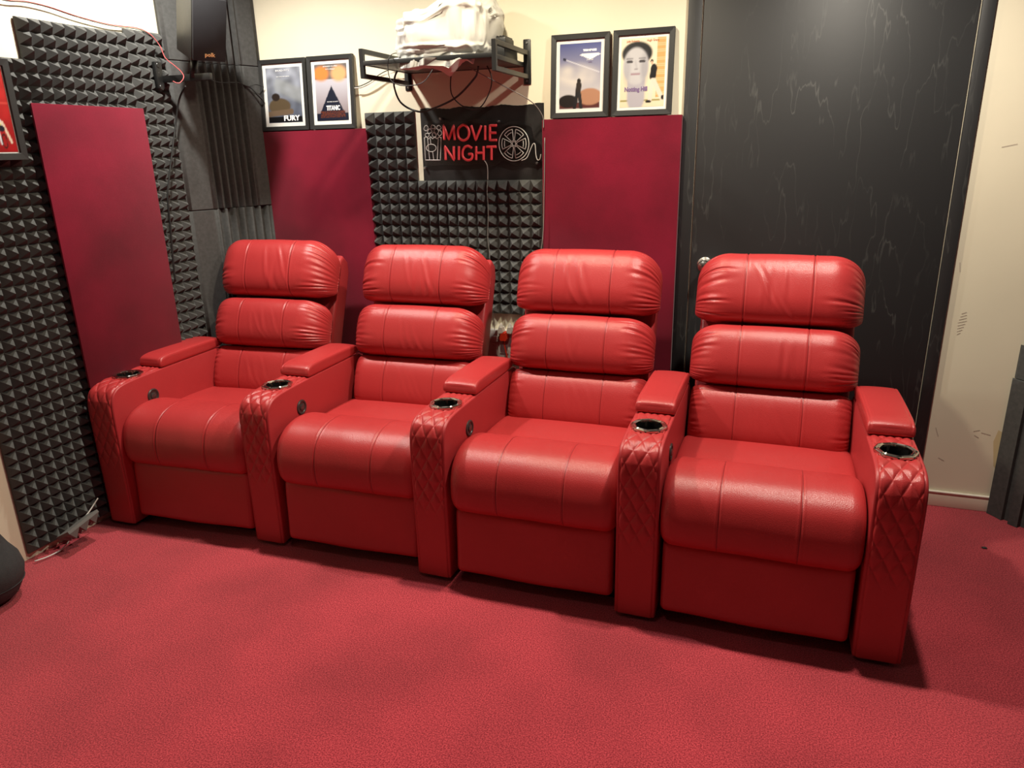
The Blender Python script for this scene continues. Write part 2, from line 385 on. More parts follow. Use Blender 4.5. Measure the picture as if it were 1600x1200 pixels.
# corner foam: stacked ribbed corner pieces
def corner_piece(par, A, B, z0, z1, ribs=7, flat=.26, flat2=.07, amp=.019):
    """cross-section runs from A to B (xy); flat margins, upright ribs in the middle"""
    A, B = Vector(A), Vector(B); d = (B-A); Ln = d.length; d.normalize(); n = Vector((d.y, -d.x))
    prof = []
    K = 140
    for i in range(K+1):
        t = i/K; e = min(t, 1-t)
        o = .016+.010*float(sstep(e/.05))
        if flat < t < 1-flat2:
            w = float(sstep(min(t-flat, 1-flat2-t)/.05)); q = (t-flat)/(1-flat-flat2)
            o += w*(-.034+amp*2*(.5-.5*math.cos(q*2*math.pi*ribs)))
        prof.append(A+d*(Ln*t)+n*o)
    V = []; F = []
    zs = [z0+.001, z0+.004, (z0+z1)/2, z1-.004, z1-.001]
    for j, z in enumerate(zs):
        s = .004 if j in (0, 4) else 0
        for p in prof: V.append((p.x-n.x*s, p.y-n.y*s, z))
    m_ = K+1
    for j in range(len(zs)-1):
        for i in range(K): F.append((j*m_+i, j*m_+i+1, (j+1)*m_+i+1, (j+1)*m_+i))
    # back corner
    bi = len(V); bc = [(A.x-n.x*.0, A.y-n.y*.0, zs[0]), (B.x, B.y, zs[0]), (A.x, A.y, zs[-1]), (B.x, B.y, zs[-1])]
    V += bc
    F.append((bi, bi+1)+tuple(range(K, -1, -1))); F.append((bi+2,)+tuple(4*m_+i for i in range(m_))+(bi+3,))
    F.append((bi, bi+2, bi+3, bi+1))
    F.append(tuple([bi]+[j*m_ for j in range(5)]+[bi+2])); F.append(tuple([bi+1, bi+3]+[j*m_+K for j in range(4, -1, -1)]))
    o = fix(obj('foam_block', V, F, M['foam_flat'], par, True)); o.data.set_sharp_from_angle(angle=R(50)); return o
A = wp('left', .708, .001, 0).xy; B = wp('back', .092, .001, 0).xy
o1 = (A+B)/2
ct = empty('corner_foam', (o1.x, o1.y, 0), 0, 'tall grey ribbed foam filling the corner behind the loudspeaker', 'acoustic foam')
z514 = .62; z330 = 1.27
for a_, b_ in ((0, .12), (.12, z514), (z514, z330), (z330, 1.93), (1.93, 2.58)):
    corner_piece(ct, A-o1, B-o1, a_, b_, flat2=.07 if b_ < 1.5 else .20)
# right corner foam
A = wp('back', 3.522, .001, 0).xy; B = Vector((XR-.002, .86))
o1 = (A+B)/2
cr_ = empty('corner_foam', (o1.x, o1.y, 0), 0, 'dark foam block in the right corner beside the cream wall', 'acoustic foam')
def stair_foam(par, A, B, z0, z1, steps):
    A, B = Vector(A), Vector(B); d = (B-A); Ln = d.length; d.normalize(); n = Vector((d.y, -d.x)); prof = [A]
    for t, o in steps: prof.append(A+d*(Ln*t)+n*o)
    prof.append(B); k = len(prof)
    V = [(p.x, p.y, z) for z in (z0, z1) for p in prof]
    F = [(i, (i+1) % k, (i+1) % k+k, i+k) for i in range(k)]+[tuple(range(k))[::-1], tuple(range(k, 2*k))]
    return fix(obj('foam_block', V, F, M['foam_flat'], par))
st = [(.02, .018), (.10, .022), (.16, .03), (.165, .012), (.22, .012), (.222, .036), (.30, .036), (.302, .014), (.36, .014), (.362, .036), (.46, .036), (.462, .014), (.54, .014), (.542, .036), (.64, .036), (.642, .014), (.72, .014), (.722, .036), (.84, .036), (.85, .01), (.98, .01)]
stair_foam(cr_, A-o1, B-o1, .001, .597, st)
st2 = [(t*1.0+.005, o-.008) for t, o in st]
stair_foam(cr_, A-o1+Vector((.006, .0)), B-o1, .600, .735, st2)
stair_foam(cr_, A-o1+Vector((.060, -.05)), B-o1, .738, 1.3, st2)

# ------------------------------------------------------------------ velvet panels
def velvet(wall, u0, u1, z0, z1, th, label, off=.002):
    t = wall_thing('velvet_panel', wall, (u0+u1)/2, z0, label, 'wall panel', 'red velvet wall panels')
    b_ = ((u0+u1)/2, z0)
    wbox('velvet_face', t, u0, u1, off+.004, off+th, z0, z1, M['velvet'], .003, b_)
    wbox('backing_board', t, u0+.002, u1-.002, off, off+.004, z0+.002, z1-.002, M['velvet_back'], 0, b_)
vl0 = (px('left', 45, 159, .060)[0]*.7+px('left', 145, 600, .060)[0]*.3); vl1 = (px('left', 223, 170, .060)[0]+px('left', 285, 530, .060)[0])/2
velvet('left', vl0, vl1, .61, px('left', 134, 165, .060)[1], .011, 'tall crimson velvet panel hung over the foam on the left wall', .0495)
velvet('back', .066, .692, .06, 1.627, .040, 'crimson velvet panel under the two small framed posters beside the corner')
velvet('back', 1.568, 2.172, .06, 1.637, .040, 'crimson velvet panel between the unlit sign and the black door')

# ------------------------------------------------------------------ framed posters
def grad(c0, c1, t): return np.array(c0)[None, None, :]*(1-t[..., None])+np.array(c1)[None, None, :]*t[..., None]
def blend(img, mask, col):
    mask = np.clip(mask, 0, 1)[..., None]; return img*(1-mask)+np.array(col)*mask
def ell(X, Y, cx, cy, rx, ry, soft=.15):
    d = np.sqrt(((X-cx)/rx)**2+((Y-cy)/ry)**2); return np.clip((1-d)/soft+.5, 0, 1)
def seg(X, Y, x0, y0, x1, y1, w, soft=.012):
    dx, dy = x1-x0, y1-y0; t = np.clip(((X-x0)*dx+(Y-y0)*dy)/(dx*dx+dy*dy), 0, 1)
    d = np.hypot(X-x0-t*dx, Y-y0-t*dy); return np.clip((w-d)/soft+.5, 0, 1)
def box_(X, Y, x0, x1, y0, y1): return ((X > x0)*(X < x1)*(Y > y0)*(Y < y1)).astype(float)
def nz(X, Y, s, sd_=0):
    return np.vectorize(lambda a, b: noise.noise(Vector((a*s, b*s*1.5, sd_))))(X, Y)*.5+.5
def art_grey(X, Y):
    im = grad((.10, .12, .17), (.42, .44, .50), np.clip(Y, 0, 1)); c = nz(X, Y, 5, 1); im = im*(.55+.9*c[..., None])
    im = blend(im, seg(X, Y, .35, .68, 1.1, .45, .13, .08)*.5, (.45, .47, .46))
    im = blend(im, ell(X, Y, .35, .30, .32, .15), (.16, .12, .075)); im = blend(im, ell(X, Y, .25, .47, .12, .07), (.05, .035, .03))
    im = blend(im, seg(X, Y, 0, .16, .7, .20, .05), (.22, .16, .11)); im = blend(im, box_(X, Y, 0, 1, 0, .11), (.012, .012, .014)); return im
def art_dusk(X, Y):
    im = grad((.30, .24, .24), (.62, .60, .66), np.clip(Y*1.5, 0, 1)); im = blend(im, (Y > .74)*1.0, (.22, .20, .20))
    im = blend(im, ell(X, Y, .20, .84, .24, .13, .5), (.80, .33, .10)); im = blend(im, ell(X, Y, .75, .83, .24, .14, .5), (.85, .50, .26))
    im = blend(im, ((Y < .62-1.25*np.abs(X-.5)) | (Y < .14)).astype(float), (.016, .024, .055))
    im = blend(im, box_(X, Y, .12, .9, .06, .17)*(nz(X, Y, 40) > .45), (.20, .06, .03)); return im
def art_sky(X, Y):
    im = grad((.62, .60, .62), (.045, .07, .30), np.clip(Y*1.25-.35, 0, 1)); im = blend(im, ell(X, Y, .35, .52, .5, .16, .8)*nz(X, Y, 4), (.85, .80, .72))
    im = blend(im, box_(X, Y, 0, 1, 0, .10), (.16, .05, .045)); im = blend(im, ell(X, Y, .75, .18, .3, .13), (.52, .30, .20))
    im = blend(im, seg(X, Y, .1, .77, .97, .55, .006), (.8, .8, .85)); im = blend(im, seg(X, Y, .10, .77, .14, .76, .02), (.03, .03, .08))
    im = blend(im, ell(X, Y, .22, .12, .24, .10), (.03, .02, .02))
    im = blend(im, ell(X, Y, .48, .43, .045, .035), (.02, .012, .01)); im = blend(im, seg(X, Y, .48, .36, .46, .24, .065), (.05, .035, .03))
    im = blend(im, seg(X, Y, .44, .22, .38, .02, .04), (.03, .025, .03)); im = blend(im, seg(X, Y, .50, .22, .54, .02, .04), (.04, .035, .04))
    im = blend(im, (np.abs(X-.74)+(np.abs(Y-.82)*3.4+.0) < .25)*(Y < .845), (.9, .9, .92)); return im
def art_cream(X, Y):
    im = grad((.83, .73, .55), (.86, .78, .62), Y); brick = box_(X, Y, .80, 1, .13, 1); im = blend(im, brick, (.74, .46, .20))
    im = blend(im, brick*((np.abs((Y*34) % 1-.5) > .36)), (.80, .62, .38)); im = blend(im, box_(X, Y, 0, 1, .085, .105), (.42, .38, .17))
    im = blend(im, ell(X, Y, .36, .78, .34, .17), (.015, .012, .016)); im = blend(im, seg(X, Y, .36, .36, .36, .14, .20, .05), (.52, .50, .55))
    im = blend(im, ell(X, Y, .34, .60, .285, .27), (.60, .59, .61)); im = blend(im, ell(X, Y, .54, .56, .09, .20, .9)*.6, (.36, .35, .38)); im = blend(im, ell(X, Y, .14, .56, .08, .20, .9)*.5, (.40, .39, .42)); im = blend(im, seg(X, Y, .33, .66, .36, .57, .02, .03)*.4, (.42, .41, .44))
    for ex in (.20, .48): im = blend(im, ell(X, Y, ex, .665, .075, .022), (.10, .09, .10)); im = blend(im, seg(X, Y, ex-.07, .71, ex+.07, .71, .006), (.12, .11, .12))
    im = blend(im, seg(X, Y, .32, .555, .38, .555, .010), (.38, .36, .38)); im = blend(im, seg(X, Y, .24, .485, .43, .485, .014), (.42, .30, .34))
    im = blend(im, ell(X, Y, .70, .655, .035, .03), (.03, .02, .02)); im = blend(im, ell(X, Y, .70, .635, .026, .024), (.70, .48, .36))
    im = blend(im, seg(X, Y, .75, .55, .73, .44, .07), (.012, .010, .014)); im = blend(im, seg(X, Y, .72, .37, .68, .10, .045), (.80, .72, .62)); im = blend(im, seg(X, Y, .76, .37, .95, .12, .045), (.78, .70, .60))
    im = blend(im, ell(X, Y, .65, .075, .07, .018), (.02, .015, .015)); im = blend(im, ell(X, Y, .965, .13, .03, .035), (.02, .015, .015)); return im
def art_red(X, Y):
    im = grad((.42, .012, .018), (.62, .05, .045), Y)*(.8+.4*nz(X, Y, 6)[..., None]); im = blend(im, box_(X, Y, 0, 1, .56, .60), (.66, .10, .08))
    for cx in (.72, .42, .12):
        im = blend(im, seg(X, Y, cx-.02, .44, cx+.06, .32, .05), (.75, .75, .78)); im = blend(im, ell(X, Y, cx+.03, .335, .045, .03), (.80, .72, .02))
        im = blend(im, seg(X, Y, cx+.10, .35, cx+.20, .12, .022), (.80, .66, .52)); im = blend(im, ell(X, Y, cx+.07, .28, .05, .04), (.02, .02, .04))
        im = blend(im, ell(X, Y, cx+.08, .13, .05, .09)*(1-ell(X, Y, cx+.08, .13, .035, .07)), (.02, .02, .02)); im = blend(im, seg(X, Y, cx, .28, cx+.02, .10, .016), (.78, .78, .8))
    return im
def poster(wall, u0, u1, z0, z1, lean, off, art, label, texts=(), border=.021, margin=.015, group='framed movie posters', nx=54):
    w, h = u1-u0, z1-z0
    t = wall_thing('framed_poster', wall, (u0+u1)/2, z0, label, 'poster', group)
    t.location = wp(wall, (u0+u1)/2, off, z0); t.rotation_euler = (-lean, 0, WALLS[wall][0])
    a, c_ = w/2, border
    bm = bmesh.new(); d0, d1 = -.018, 0.0
    out = [(-a, 0), (a, 0), (a, h), (-a, h)]; inn = [(-a+c_, c_), (a-c_, c_), (a-c_, h-c_), (-a+c_, h-c_)]
    vs = {}
    for k, (pts, ys) in {'of': (out, d0), 'if': (inn, d0+.002), 'ob': (out, d1), 'ib': (inn, d1)}.items(): vs[k] = [bm.verts.new((x, ys, z)) for x, z in pts]
    for i in range(4):
        j = (i+1) % 4
        for p, q in (('of', 'if'), ('if', 'ib'), ('ib', 'ob'), ('ob', 'of')): bm.faces.new((vs[p][i], vs[p][j], vs[q][j], vs[q][i]))
    bmesh.ops.recalc_face_normals(bm, faces=bm.faces); bmesh.ops.bevel(bm, geom=bm.edges[:], offset=.0012, segments=1, affect='EDGES')
    me = bpy.data.meshes.new('frame'); bm.to_mesh(me); bm.free(); me.materials.append(M['frame']); o = bpy.data.objects.new('frame', me); COL.objects.link(o); o.parent = t
    box('print_sheet', (-a+c_-.003, -.008, c_-.003), (a-c_+.003, -.004, h-c_+.003), M['print_white'], t)
    pw, ph = w-2*(c_+margin), h-2*(c_+margin); ny = int(nx*ph/pw)
    X, Y = np.meshgrid(np.linspace(0, 1, nx+1), np.linspace(0, 1, ny+1)); im = np.clip(art(X, Y), 0, 1)**1.25*.8
    V = [(-pw/2+x*pw, -.0086, c_+margin+y*ph) for x, y in zip(X.ravel(), Y.ravel())]; k = nx+1
    F = [(j*k+i, j*k+i+1, (j+1)*k+i+1, (j+1)*k+i) for j in range(ny) for i in range(nx)]
    o = obj('picture', V, F, M['print'], t); at_ = o.data.color_attributes.new('ink', 'FLOAT_COLOR', 'POINT')
    at_.data.foreach_set('color', np.concatenate([im.reshape(-1, 3), np.ones((im.size//3, 1))], 1).ravel().astype(np.float32))
    for s, x, y, size, m_, sx, bold in texts:
        text('lettering', s, size*ph, M[m_], t, (-pw/2+x*pw, -.0094, c_+margin+y*ph), (R(90), 0, 0), sx, bold=bold)
    return t
LN = R(4)
poster('back', .104, .377, 1.6285, 1.959, LN, .028, art_grey, 'small black framed poster with grey sky and a crouching figure', [('BRAD PITT', .5, .93, .045, 'letter_white', 1.5, 0), ('FURY', .68, .035, .13, 'letter_white', 1.15, .0012), ('WAR NEVER ENDS QUIETLY', .5, .83, .022, 'letter_white', 1.1, 0)], .020, .018)
poster('back', .384, .636, 1.6285, 1.960, LN, .028, art_dusk, 'small black framed poster with orange faces over a dark blue wedge', [('TITANIC', .53, .19, .115, 'letter_white', .66, .001), ('LEONARDO DICAPRIO', .5, .95, .032, 'letter_white', .95, 0), ('KATE WINSLET', .5, .90, .032, 'letter_white', .95, 0), ('NOTHING ON EARTH', .52, .33, .025, 'letter_white', .95, 0)], .020, .018)
poster('back', 1.607, 1.860, 1.6385, 1.973, LN, .028, art_sky, 'black framed poster with blue sky, vapour trail and a standing pilot', [('TOM CRUISE', .73, .875, .038, 'letter_white', 1.0, .001), ('JOIN HER', .74, .735, .026, 'letter_white', 1.0, 0), ('JUNE', .74, .70, .024, 'letter_gold', 1.0, 0)], .022, .015)
poster('back', 1.875, 2.127, 1.6385, 1.974, LN, .028, art_cream, 'black framed poster with a large grey face and a man walking', [('Julia Roberts', .26, .945, .045, 'letter_red', .85, 0), ('Hugh Grant', .70, .945, .045, 'letter_red', .85, 0), ('Notting Hill', .36, .235, .088, 'letter_gold', .85, .001)], .022, .012)
fu1 = (px('left', 14, 92, .07)[0]+px('left', 44, 250, .07)[0])/2; fz0 = px('left', 30, 250, .07)[1]; fz1 = px('left', 8, 91.5, .07)[1]
poster('left', fu1-.26, fu1, fz0, fz1, R(0), .052, art_red, 'black framed red poster of racing cyclists at the left edge', (), .024, .004, 'framed movie posters')

# ------------------------------------------------------------------ neon style sign
pt = wall_thing('paint_patch', 'back', 1.25, 1.385)
V = []; rr = random.Random(3); top = []; bot = []
nU = 60
for i in range(nU+1):
    u = .962+(1.566-.962)*i/nU
    top.append((u, 1.704+rr.uniform(-.0018, .0018)+.004*math.sin(i*.35))); bot.append((u, 1.381))
V = [(u-1.25, -.0015, z-1.385) for u, z in bot]+[(u-1.25, -.0015, z-1.385) for u, z in top]
F = [(i, i+1, nU+2+i, nU+1+i) for i in range(nU)]
o = obj('paint_patch', V, F, M['patch'], None); bpy.data.objects.remove(pt); o.location = wp('back', 1.25, 0, 1.385); o.rotation_euler = (0, 0, WALLS['back'][0])
o.parent = wall_back; o.name = 'black_paint_patch'
SO = .026
su0, sz0 = px('back', 654, 262, SO)
sign = wall_thing('neon_sign', 'back', 1.25, 1.39, 'unlit red tube movie night sign on a clear board with white outlines', 'sign')
def sp(x, y): u, z = px('back', 640+x/7.27, 160+y/7.27, SO); return (u-1.25, -SO, z-1.39)
def sxy(pts): return [sp(*p) for p in pts]
# clear board with bumpy outline
outl = [(150, 240), (200, 215), (300, 195), (400, 200), (470, 215), (600, 215), (700, 195), (850, 200), (960, 225), (1050, 250), (1150, 215), (1300, 215), (1370, 250), (1400, 380), (1470, 440), (1500, 520), (1500, 660), (1440, 700), (1330, 680), (1200, 720), (1050, 660), (960, 720), (800, 700), (600, 715), (400, 710), (180, 715), (150, 600)]
q = smooth_path([sp(*p) for p in outl], 3, True); k = len(q)
V = [(p[0], -.014, p[2]) for p in q]+[(p[0], -.018, p[2]) for p in q]
fix(obj('acrylic_board', V, [(i, (i+1) % k, (i+1) % k+k, i+k) for i in range(k)]+[tuple(range(k)), tuple(range(k, 2*k))], M['acrylic'], sign))
def letter(strokes, r=.0060, m_='neon_red', closed=False, sm_=0):
    V = []; F = []
    for s in strokes:
        cl = s[0] == s[-1]; P = sxy(s[:-1] if cl else s); P = smooth_path(P, 4, cl) if len(P) > 3 and sm_ else P
        if not (sm_ and len(P) > 3):      # refine straight bends
            PP = []
            for a, b_ in zip(P[:-1], P[1:]):
                for t in (0, .08, .92): PP.append(np.array(a)*(1-t)+np.array(b_)*t)
            PP.append(np.array(P[-1])); P = PP
        v, f = tube_geo(P, r, 8, cl); i = len(V); V += v; F += [tuple(x+i for x in g_) for g_ in f]
    return fix(obj('tube_letter' if m_ == 'neon_red' else 'tube_outline', V, F, M[m_], sign, True))
letter([[(396, 428), (385, 262), (448, 420), (500, 262), (512, 428)]])
letter([[(612, 255), (560, 290), (548, 345), (562, 405), (612, 432), (660, 405), (676, 345), (660, 288), (612, 255)]], sm_=1)
letter([[(700, 262), (752, 428), (815, 262)]])
letter([[(858, 262), (858, 428)]])
letter([[(990, 262), (912, 262), (912, 428), (992, 428)], [(912, 345), (985, 345)]])
letter([[(412, 655), (402, 500), (505, 655), (502, 498)]])
letter([[(560, 498), (560, 655)]])
letter([[(708, 520), (668, 496), (625, 510), (602, 560), (608, 620), (650, 655), (700, 645), (712, 590), (668, 588)]], sm_=1)
letter([[(756, 498), (756, 655)], [(756, 575), (840, 572)], [(840, 496), (840, 655)]])
letter([[(875, 505), (985, 503)], [(930, 505), (930, 655)]])
def thin(strokes, sm_=1, r=.0019): return letter(strokes, r, 'neon_white', sm_=sm_)
def circ(cx, cy, rx, ry, a0=0, a1=360, n=20): return [(cx+rx*math.cos(R(a0+(a1-a0)*i/n)), cy-ry*math.sin(R(a0+(a1-a0)*i/n))) for i in range(n+(0 if a1-a0 == 360 else 1))]
cc = circ(1185, 470, 170, 195); thin([cc+[cc[0]]]); cc = circ(1185, 470, 20, 25, n=12); thin([cc+[cc[0]]])
for k in range(6):
    a = 60*k; a0, a1 = a-22+0, a+22
    P = circ(1185, 470, 138, 165, a0, a1, 6)+[(1185+34*math.cos(R(a1)), 470-40*math.sin(R(a1))), (1185+34*math.cos(R(a0)), 470-40*math.sin(R(a0)))]
    thin([P+[P[0]]], 0, .0017); thin([circ(1185, 470, 108, 130, a-16, a+16, 5)], 1, .0015)
thin([[(1270, 660), (1330, 630), (1370, 540), (1400, 475), (1425, 480), (1435, 600), (1455, 655), (1480, 640), (1490, 590)]])
thin([[(180, 655), (350, 655), (358, 395)]], 0); thin([[(180, 655), (168, 400)]], 0)
thin([[(165, 405), (190, 390), (215, 415), (240, 390), (262, 415), (285, 390), (310, 415), (335, 390), (355, 405)]], 0)
for a, b_ in (((228, 655), (205, 410)), ((275, 655), (262, 560)), ((315, 655), (325, 410)), ((240, 470), (235, 410))): thin([[a, b_]], 0, .0017)
cc = circ(246, 518, 55, 42, n=14); thin([cc+[cc[0]]])
rr = random.Random(5)
for cx, cy in ((185, 290), (225, 330), (265, 280), (300, 330), (330, 290), (200, 370), (340, 350), (280, 370)):
    P = [(cx+rr.uniform(18, 30)*math.cos(R(a)), cy+rr.uniform(18, 34)*math.sin(R(a))) for a in (0, 72, 144, 216, 288)]; thin([P+[P[0]]], 1, .0015)
tube('sign_lead', [sp(848, 660), sp(870, 690), sp(885, 740), sp(888, 880)], .0014, M['cable_white'], sign)
for (x, y) in ((340, 185), (165, 745), (1000, 215), (1440, 690)):
    c_ = sp(x, y); lathe('stand_off', [(.006, 0), (.006, -.02), (.004, -.022), (0, -.022)], M['linen'], sign, 'y', 12, (c_[0], 0, c_[2]))

# ------------------------------------------------------------------ wall shelf rack
sh = wall_thing('wall_shelf', 'back', 1.2, 1.80, 'black metal wall shelf rack with a dark board above the sign', 'shelf')
bu, bz = 1.2, 1.80
def rect_frame(u, o0, o1, z0, z1, t=.018):
    return bars('side_frame', [((u-t/2-bu, -o1, z0-bz), (u+t/2-bu, -o1+t, z1-bz)), ((u-t/2-bu, -o0-t, z0-bz), (u+t/2-bu, -o0, z1-bz)),
                  ((u-t/2-bu, -o1+t*.9, z1-t-bz), (u+t/2-bu, -o0-t*.9, z1-bz)), ((u-t/2-bu, -o1+t*.9, z0-bz), (u+t/2-bu, -o0-t*.9, z0+t-bz))], M['black_metal'], sh, .001)
for u in (.912, 1.492):
    rect_frame(u, .006, .424, 1.808, 1.921)
    box('wall_plate', (u-.017-bu, -.006, 1.785-bz), (u+.017-bu, 0, 1.968-bz), M['black_metal'], sh, .004)
    for z in (1.80, 1.952): lathe('screw', [(.005, 0), (.005, -.003), (0, -.0035)], M['linen'], sh, 'y', 10, (u-bu, -.006, z-bz))
box('front_rail', (.920-bu, -.424, 1.856-bz), (1.484-bu, -.408, 1.874-bz), M['black_metal'], sh, .0015)
box('rear_rail', (.920-bu, -.030, 1.856-bz), (1.484-bu, -.012, 1.874-bz), M['black_metal'], sh, .0015)
for u in (.928, 1.476): box('side_rail', (u-.008-bu, -.41, 1.856-bz), (u+.008-bu, -.02, 1.874-bz), M['black_metal'], sh, .0015)
box('shelf_board', (.936-bu, -.404, 1.858-bz), (1.468-bu, -.032, 1.870-bz), M['shelf_board'], sh, .001)

# projector wrapped in a crumpled bag, standing on the shelf
def bagmesh():
    bm = bmesh.new(); bmesh.ops.create_icosphere(bm, subdivisions=6, radius=1)
    for v in bm.verts:
        p = v.co.copy(); q_ = Vector([math.copysign(abs(c)**.38, c) for c in p])
        x, y, z = q_.x*.185, q_.y*.175, q_.z*.085
        # taller lumps on the right and at the back
        if z > 0: z += .055*math.exp(-((x-.07)/.09)**2)+.05*math.exp(-((x-.15)/.06)**2)*(.5+.5*(y > 0))-.02*(x < -.12)
        d = noise.noise(Vector((x*9, y*9, z*9)))*.022
        r1 = 1-abs(noise.noise(Vector((x*16+3, y*16, z*20))))*2; d += .010*r1
        r2 = 1-abs(noise.noise(Vector((x*34, y*30+9, z*44))))*2; d += .004*r2
        if z > -.05 and x < .03 and y < 0: d += .0028*math.sin(z*300)      # tight horizontal pleats
        n_ = p.normalized(); x += n_.x*d; y += n_.y*d; z += n_.z*d
        if z < -.07 and y < -.14: y -= .030; z -= .045+.02*math.sin(x*40)*(1 if x > .05 else .2)   # skirt hanging over the front rail
        elif z < -.080: z = -.080
        v.co = (x, y, z)
    me = bpy.data.meshes.new('bag'); bm.to_mesh(me); bm.free(); me.polygons.foreach_set('use_smooth', [True]*len(me.polygons)); me.materials.append(M['bag']); return me
bagc = wp('back', 1.235, .235, 1.955)
o = bpy.data.objects.new('wrapped_projector', bagmesh()); COL.objects.link(o); o.location = bagc; o.rotation_euler = (0, 0, R(3))
tag(o, 'bulky device wrapped in a crumpled white plastic bag on the shelf', 'projector')

# dark device behind the right side frame
dv = wall_thing('power_brick', 'back', 1.44, 1.871, 'black boxy adapter lying at the right end of the shelf', 'adapter')
box('brick_body', (-.055, -.23, 0), (.028, -.06, .055), M['black_plastic'], dv, .006)
box('brick_head', (-.035, -.20, .0545), (.022, -.09, .085), M['black_plastic'], dv, .004)
for i in range(4): box('cooling_rib', (-.030+i*.013, -.198, .0845), (-.023+i*.013, -.092, .091), M['black_plastic'], dv)
dv = wall_thing('router', 'back', 1.01, 1.871, 'small white box with black leads at the left end of the shelf', 'adapter')
box('router_body', (-.04, -.25, 0), (.05, -.13, .028), M['white_plastic'], dv, .004)
lathe('router_aerial', [(.004, 0), (.004, .06), (.003, .062), (0, .062)], M['black_plastic'], dv, 'z', 10, (.045, -.16, .02))

# ------------------------------------------------------------------ cables
def wcable(name, pts, off, r, m_, label, wall='back', scale=(1, 0, 0), cat='cable', group=None):
    s, ox, oy = scale; P = []
    for i, p in enumerate(pts):
        of = off[i] if isinstance(off, (list, tuple)) else off
        u, z = px(wall, ox+p[0]/s, oy+p[1]/s, of); P.append(wp(wall, u, of, z))
    c_ = P[0].copy(); o = tube(name, [p-c_ for p in P], r, m_, None, 6); o.location = c_
    tag(o, label, cat, group); return o
C5 = (5, 540, 40)
wcable('thick_cable', [(1037, 318), (1030, 360), (1000, 420), (850, 570), (640, 662), (540, 665), (430, 600), (380, 480), (385, 400), (405, 352)], [.36, .35, .32, .25, .20, .18, .18, .19, .2, .2], .0042, M['cable'], 'thick black cable sagging in a wide loop under the shelf', scale=C5)
wcable('black_cable', [(835, 335), (820, 430), (830, 540), (900, 620), (1000, 655), (1070, 620), (1130, 500), (1140, 400), (1105, 315)], .26, .0026, M['cable'], 'thin black cable hanging in a loop right of the thick one', scale=C5)
wcable('thin_lead', [(460, 240), (400, 215), (345, 240), (330, 320), (350, 420), (420, 465), (540, 465), (620, 430), (678, 345), (672, 335)], [.30, .36, .435, .435, .435, .44, .44, .44, .43, .40], .0018, M['cable'], 'thin black lead looping over the left front of the shelf', scale=C5)
wcable('grey_cable', [(960, 325), (1100, 400), (1250, 480), (1400, 560), (1480, 620), (1530, 690), (1545, 735), (1545, 800)], [.3, .25, .2, .14, .09, .06, .05, .05], .0022, M['cable_grey'], 'brownish cable sloping from the shelf down behind the right velvet panel', scale=C5)
wcable('black_lead', [(70, 480), (120, 470), (200, 430), (260, 385), (330, 350), (400, 345)], .04, .0022, M['cable'], 'black lead from the shelf running behind the posters', scale=C5)
wcable('white_lead', [(70, 488), (130, 482), (210, 440), (280, 395), (390, 362)], .03, .0022, M['cable_white'], 'white lead beside the black one left of the shelf', scale=C5)
wcable('hanging_wire', [(762, 281), (761, 300), (763, 330), (762, 370), (765, 400), (770, 488), (775, 530)], [.03, .055, .058, .058, .058, .05, .01], .0014, M['cable_grey'], 'thin grey wire hanging from the sign over the foam')
wcable('socket_wire', [(851, 215), (850, 300), (847, 380), (832, 440), (818, 490), (806, 530), (797, 555), (794, 575)], [.05, .055, .06, .06, .045, .04, .03, .02], .0020, M['cable_grey'], 'grey wire running down beside the right velvet panel to the sockets')

# ------------------------------------------------------------------ power outlet
pw_ = wall_thing('power_outlet', 'back', 1.33, .54, 'white multi socket plate low on the wall between two chairs', 'outlet')
def ob(name, x0, y0, x1, y1, o0, o1, m_, bev=.002):
    u0, z0 = px('back', x0, y1, o1); u1, z1 = px('back', x1, y0, o1); return box(name, (u0-1.33, -o1, z0-.54), (u1-1.33, -o0, z1-.54), m_, pw_, bev)
ob('mounting_plate', 745, 518, 806, 556, 0, .034, M['white_plastic'])
ob('socket_module', 781, 538, 794, 552, .0339, .038, M['white_plastic'], .001)
ob('switch_rocker', 770, 538, 776, 554, .0339, .039, M['white_plastic'], .001)
ob('lower_trunking', 745, 559, 815, 563, 0, .02, M['white_plastic'])
def plug(x, y, m_, name, label, s=1.0):
    u, z = px('back', x, y, .06); t = wall_thing(name, 'back', u, z, label, 'plug')
    w_ = .020*s
    prof = [(-.6*w_, .020*s), (.6*w_, .020*s), (w_, -.010*s), (.7*w_, -.022*s), (-.7*w_, -.022*s), (-w_, -.010*s)]
    V = [(a, -.0345, b_) for a, b_ in prof]+[(a*.82, -.066, b_*.82) for a, b_ in prof]; k = 6
    fix(obj('plug_body', V, [(i, (i+1) % k, (i+1) % k+k, i+k) for i in range(k)]+[tuple(range(k)), tuple(range(k, 2*k))], m_, t))
    return t
t = plug(786.5, 526, M['red_plastic'], 'power_plug', 'red plug pushed into the socket plate', 1.15)
tube('plug_lead', [(0, -.05, -.018), (.004, -.055, -.05), (.012, -.055, -.09), (.02, -.05, -.15)], .0035, M['red_plastic'], t)
for x in (782, 796):
    t = plug(x, 516, M['white_plastic'], 'wall_adapter', 'white adapter above the red plug, %s one' % ('left' if x < 790 else 'right'), .85)
    lathe('adapter_tip', [(.013, 0), (.009, .008), (.002, .022), (0, .022)], M['white_plastic'], t, 'z', 12, (0, -.05, .012))
ob('spare_plug', 768, 526, 777, 534, .0339, .055, M['white_plastic'])

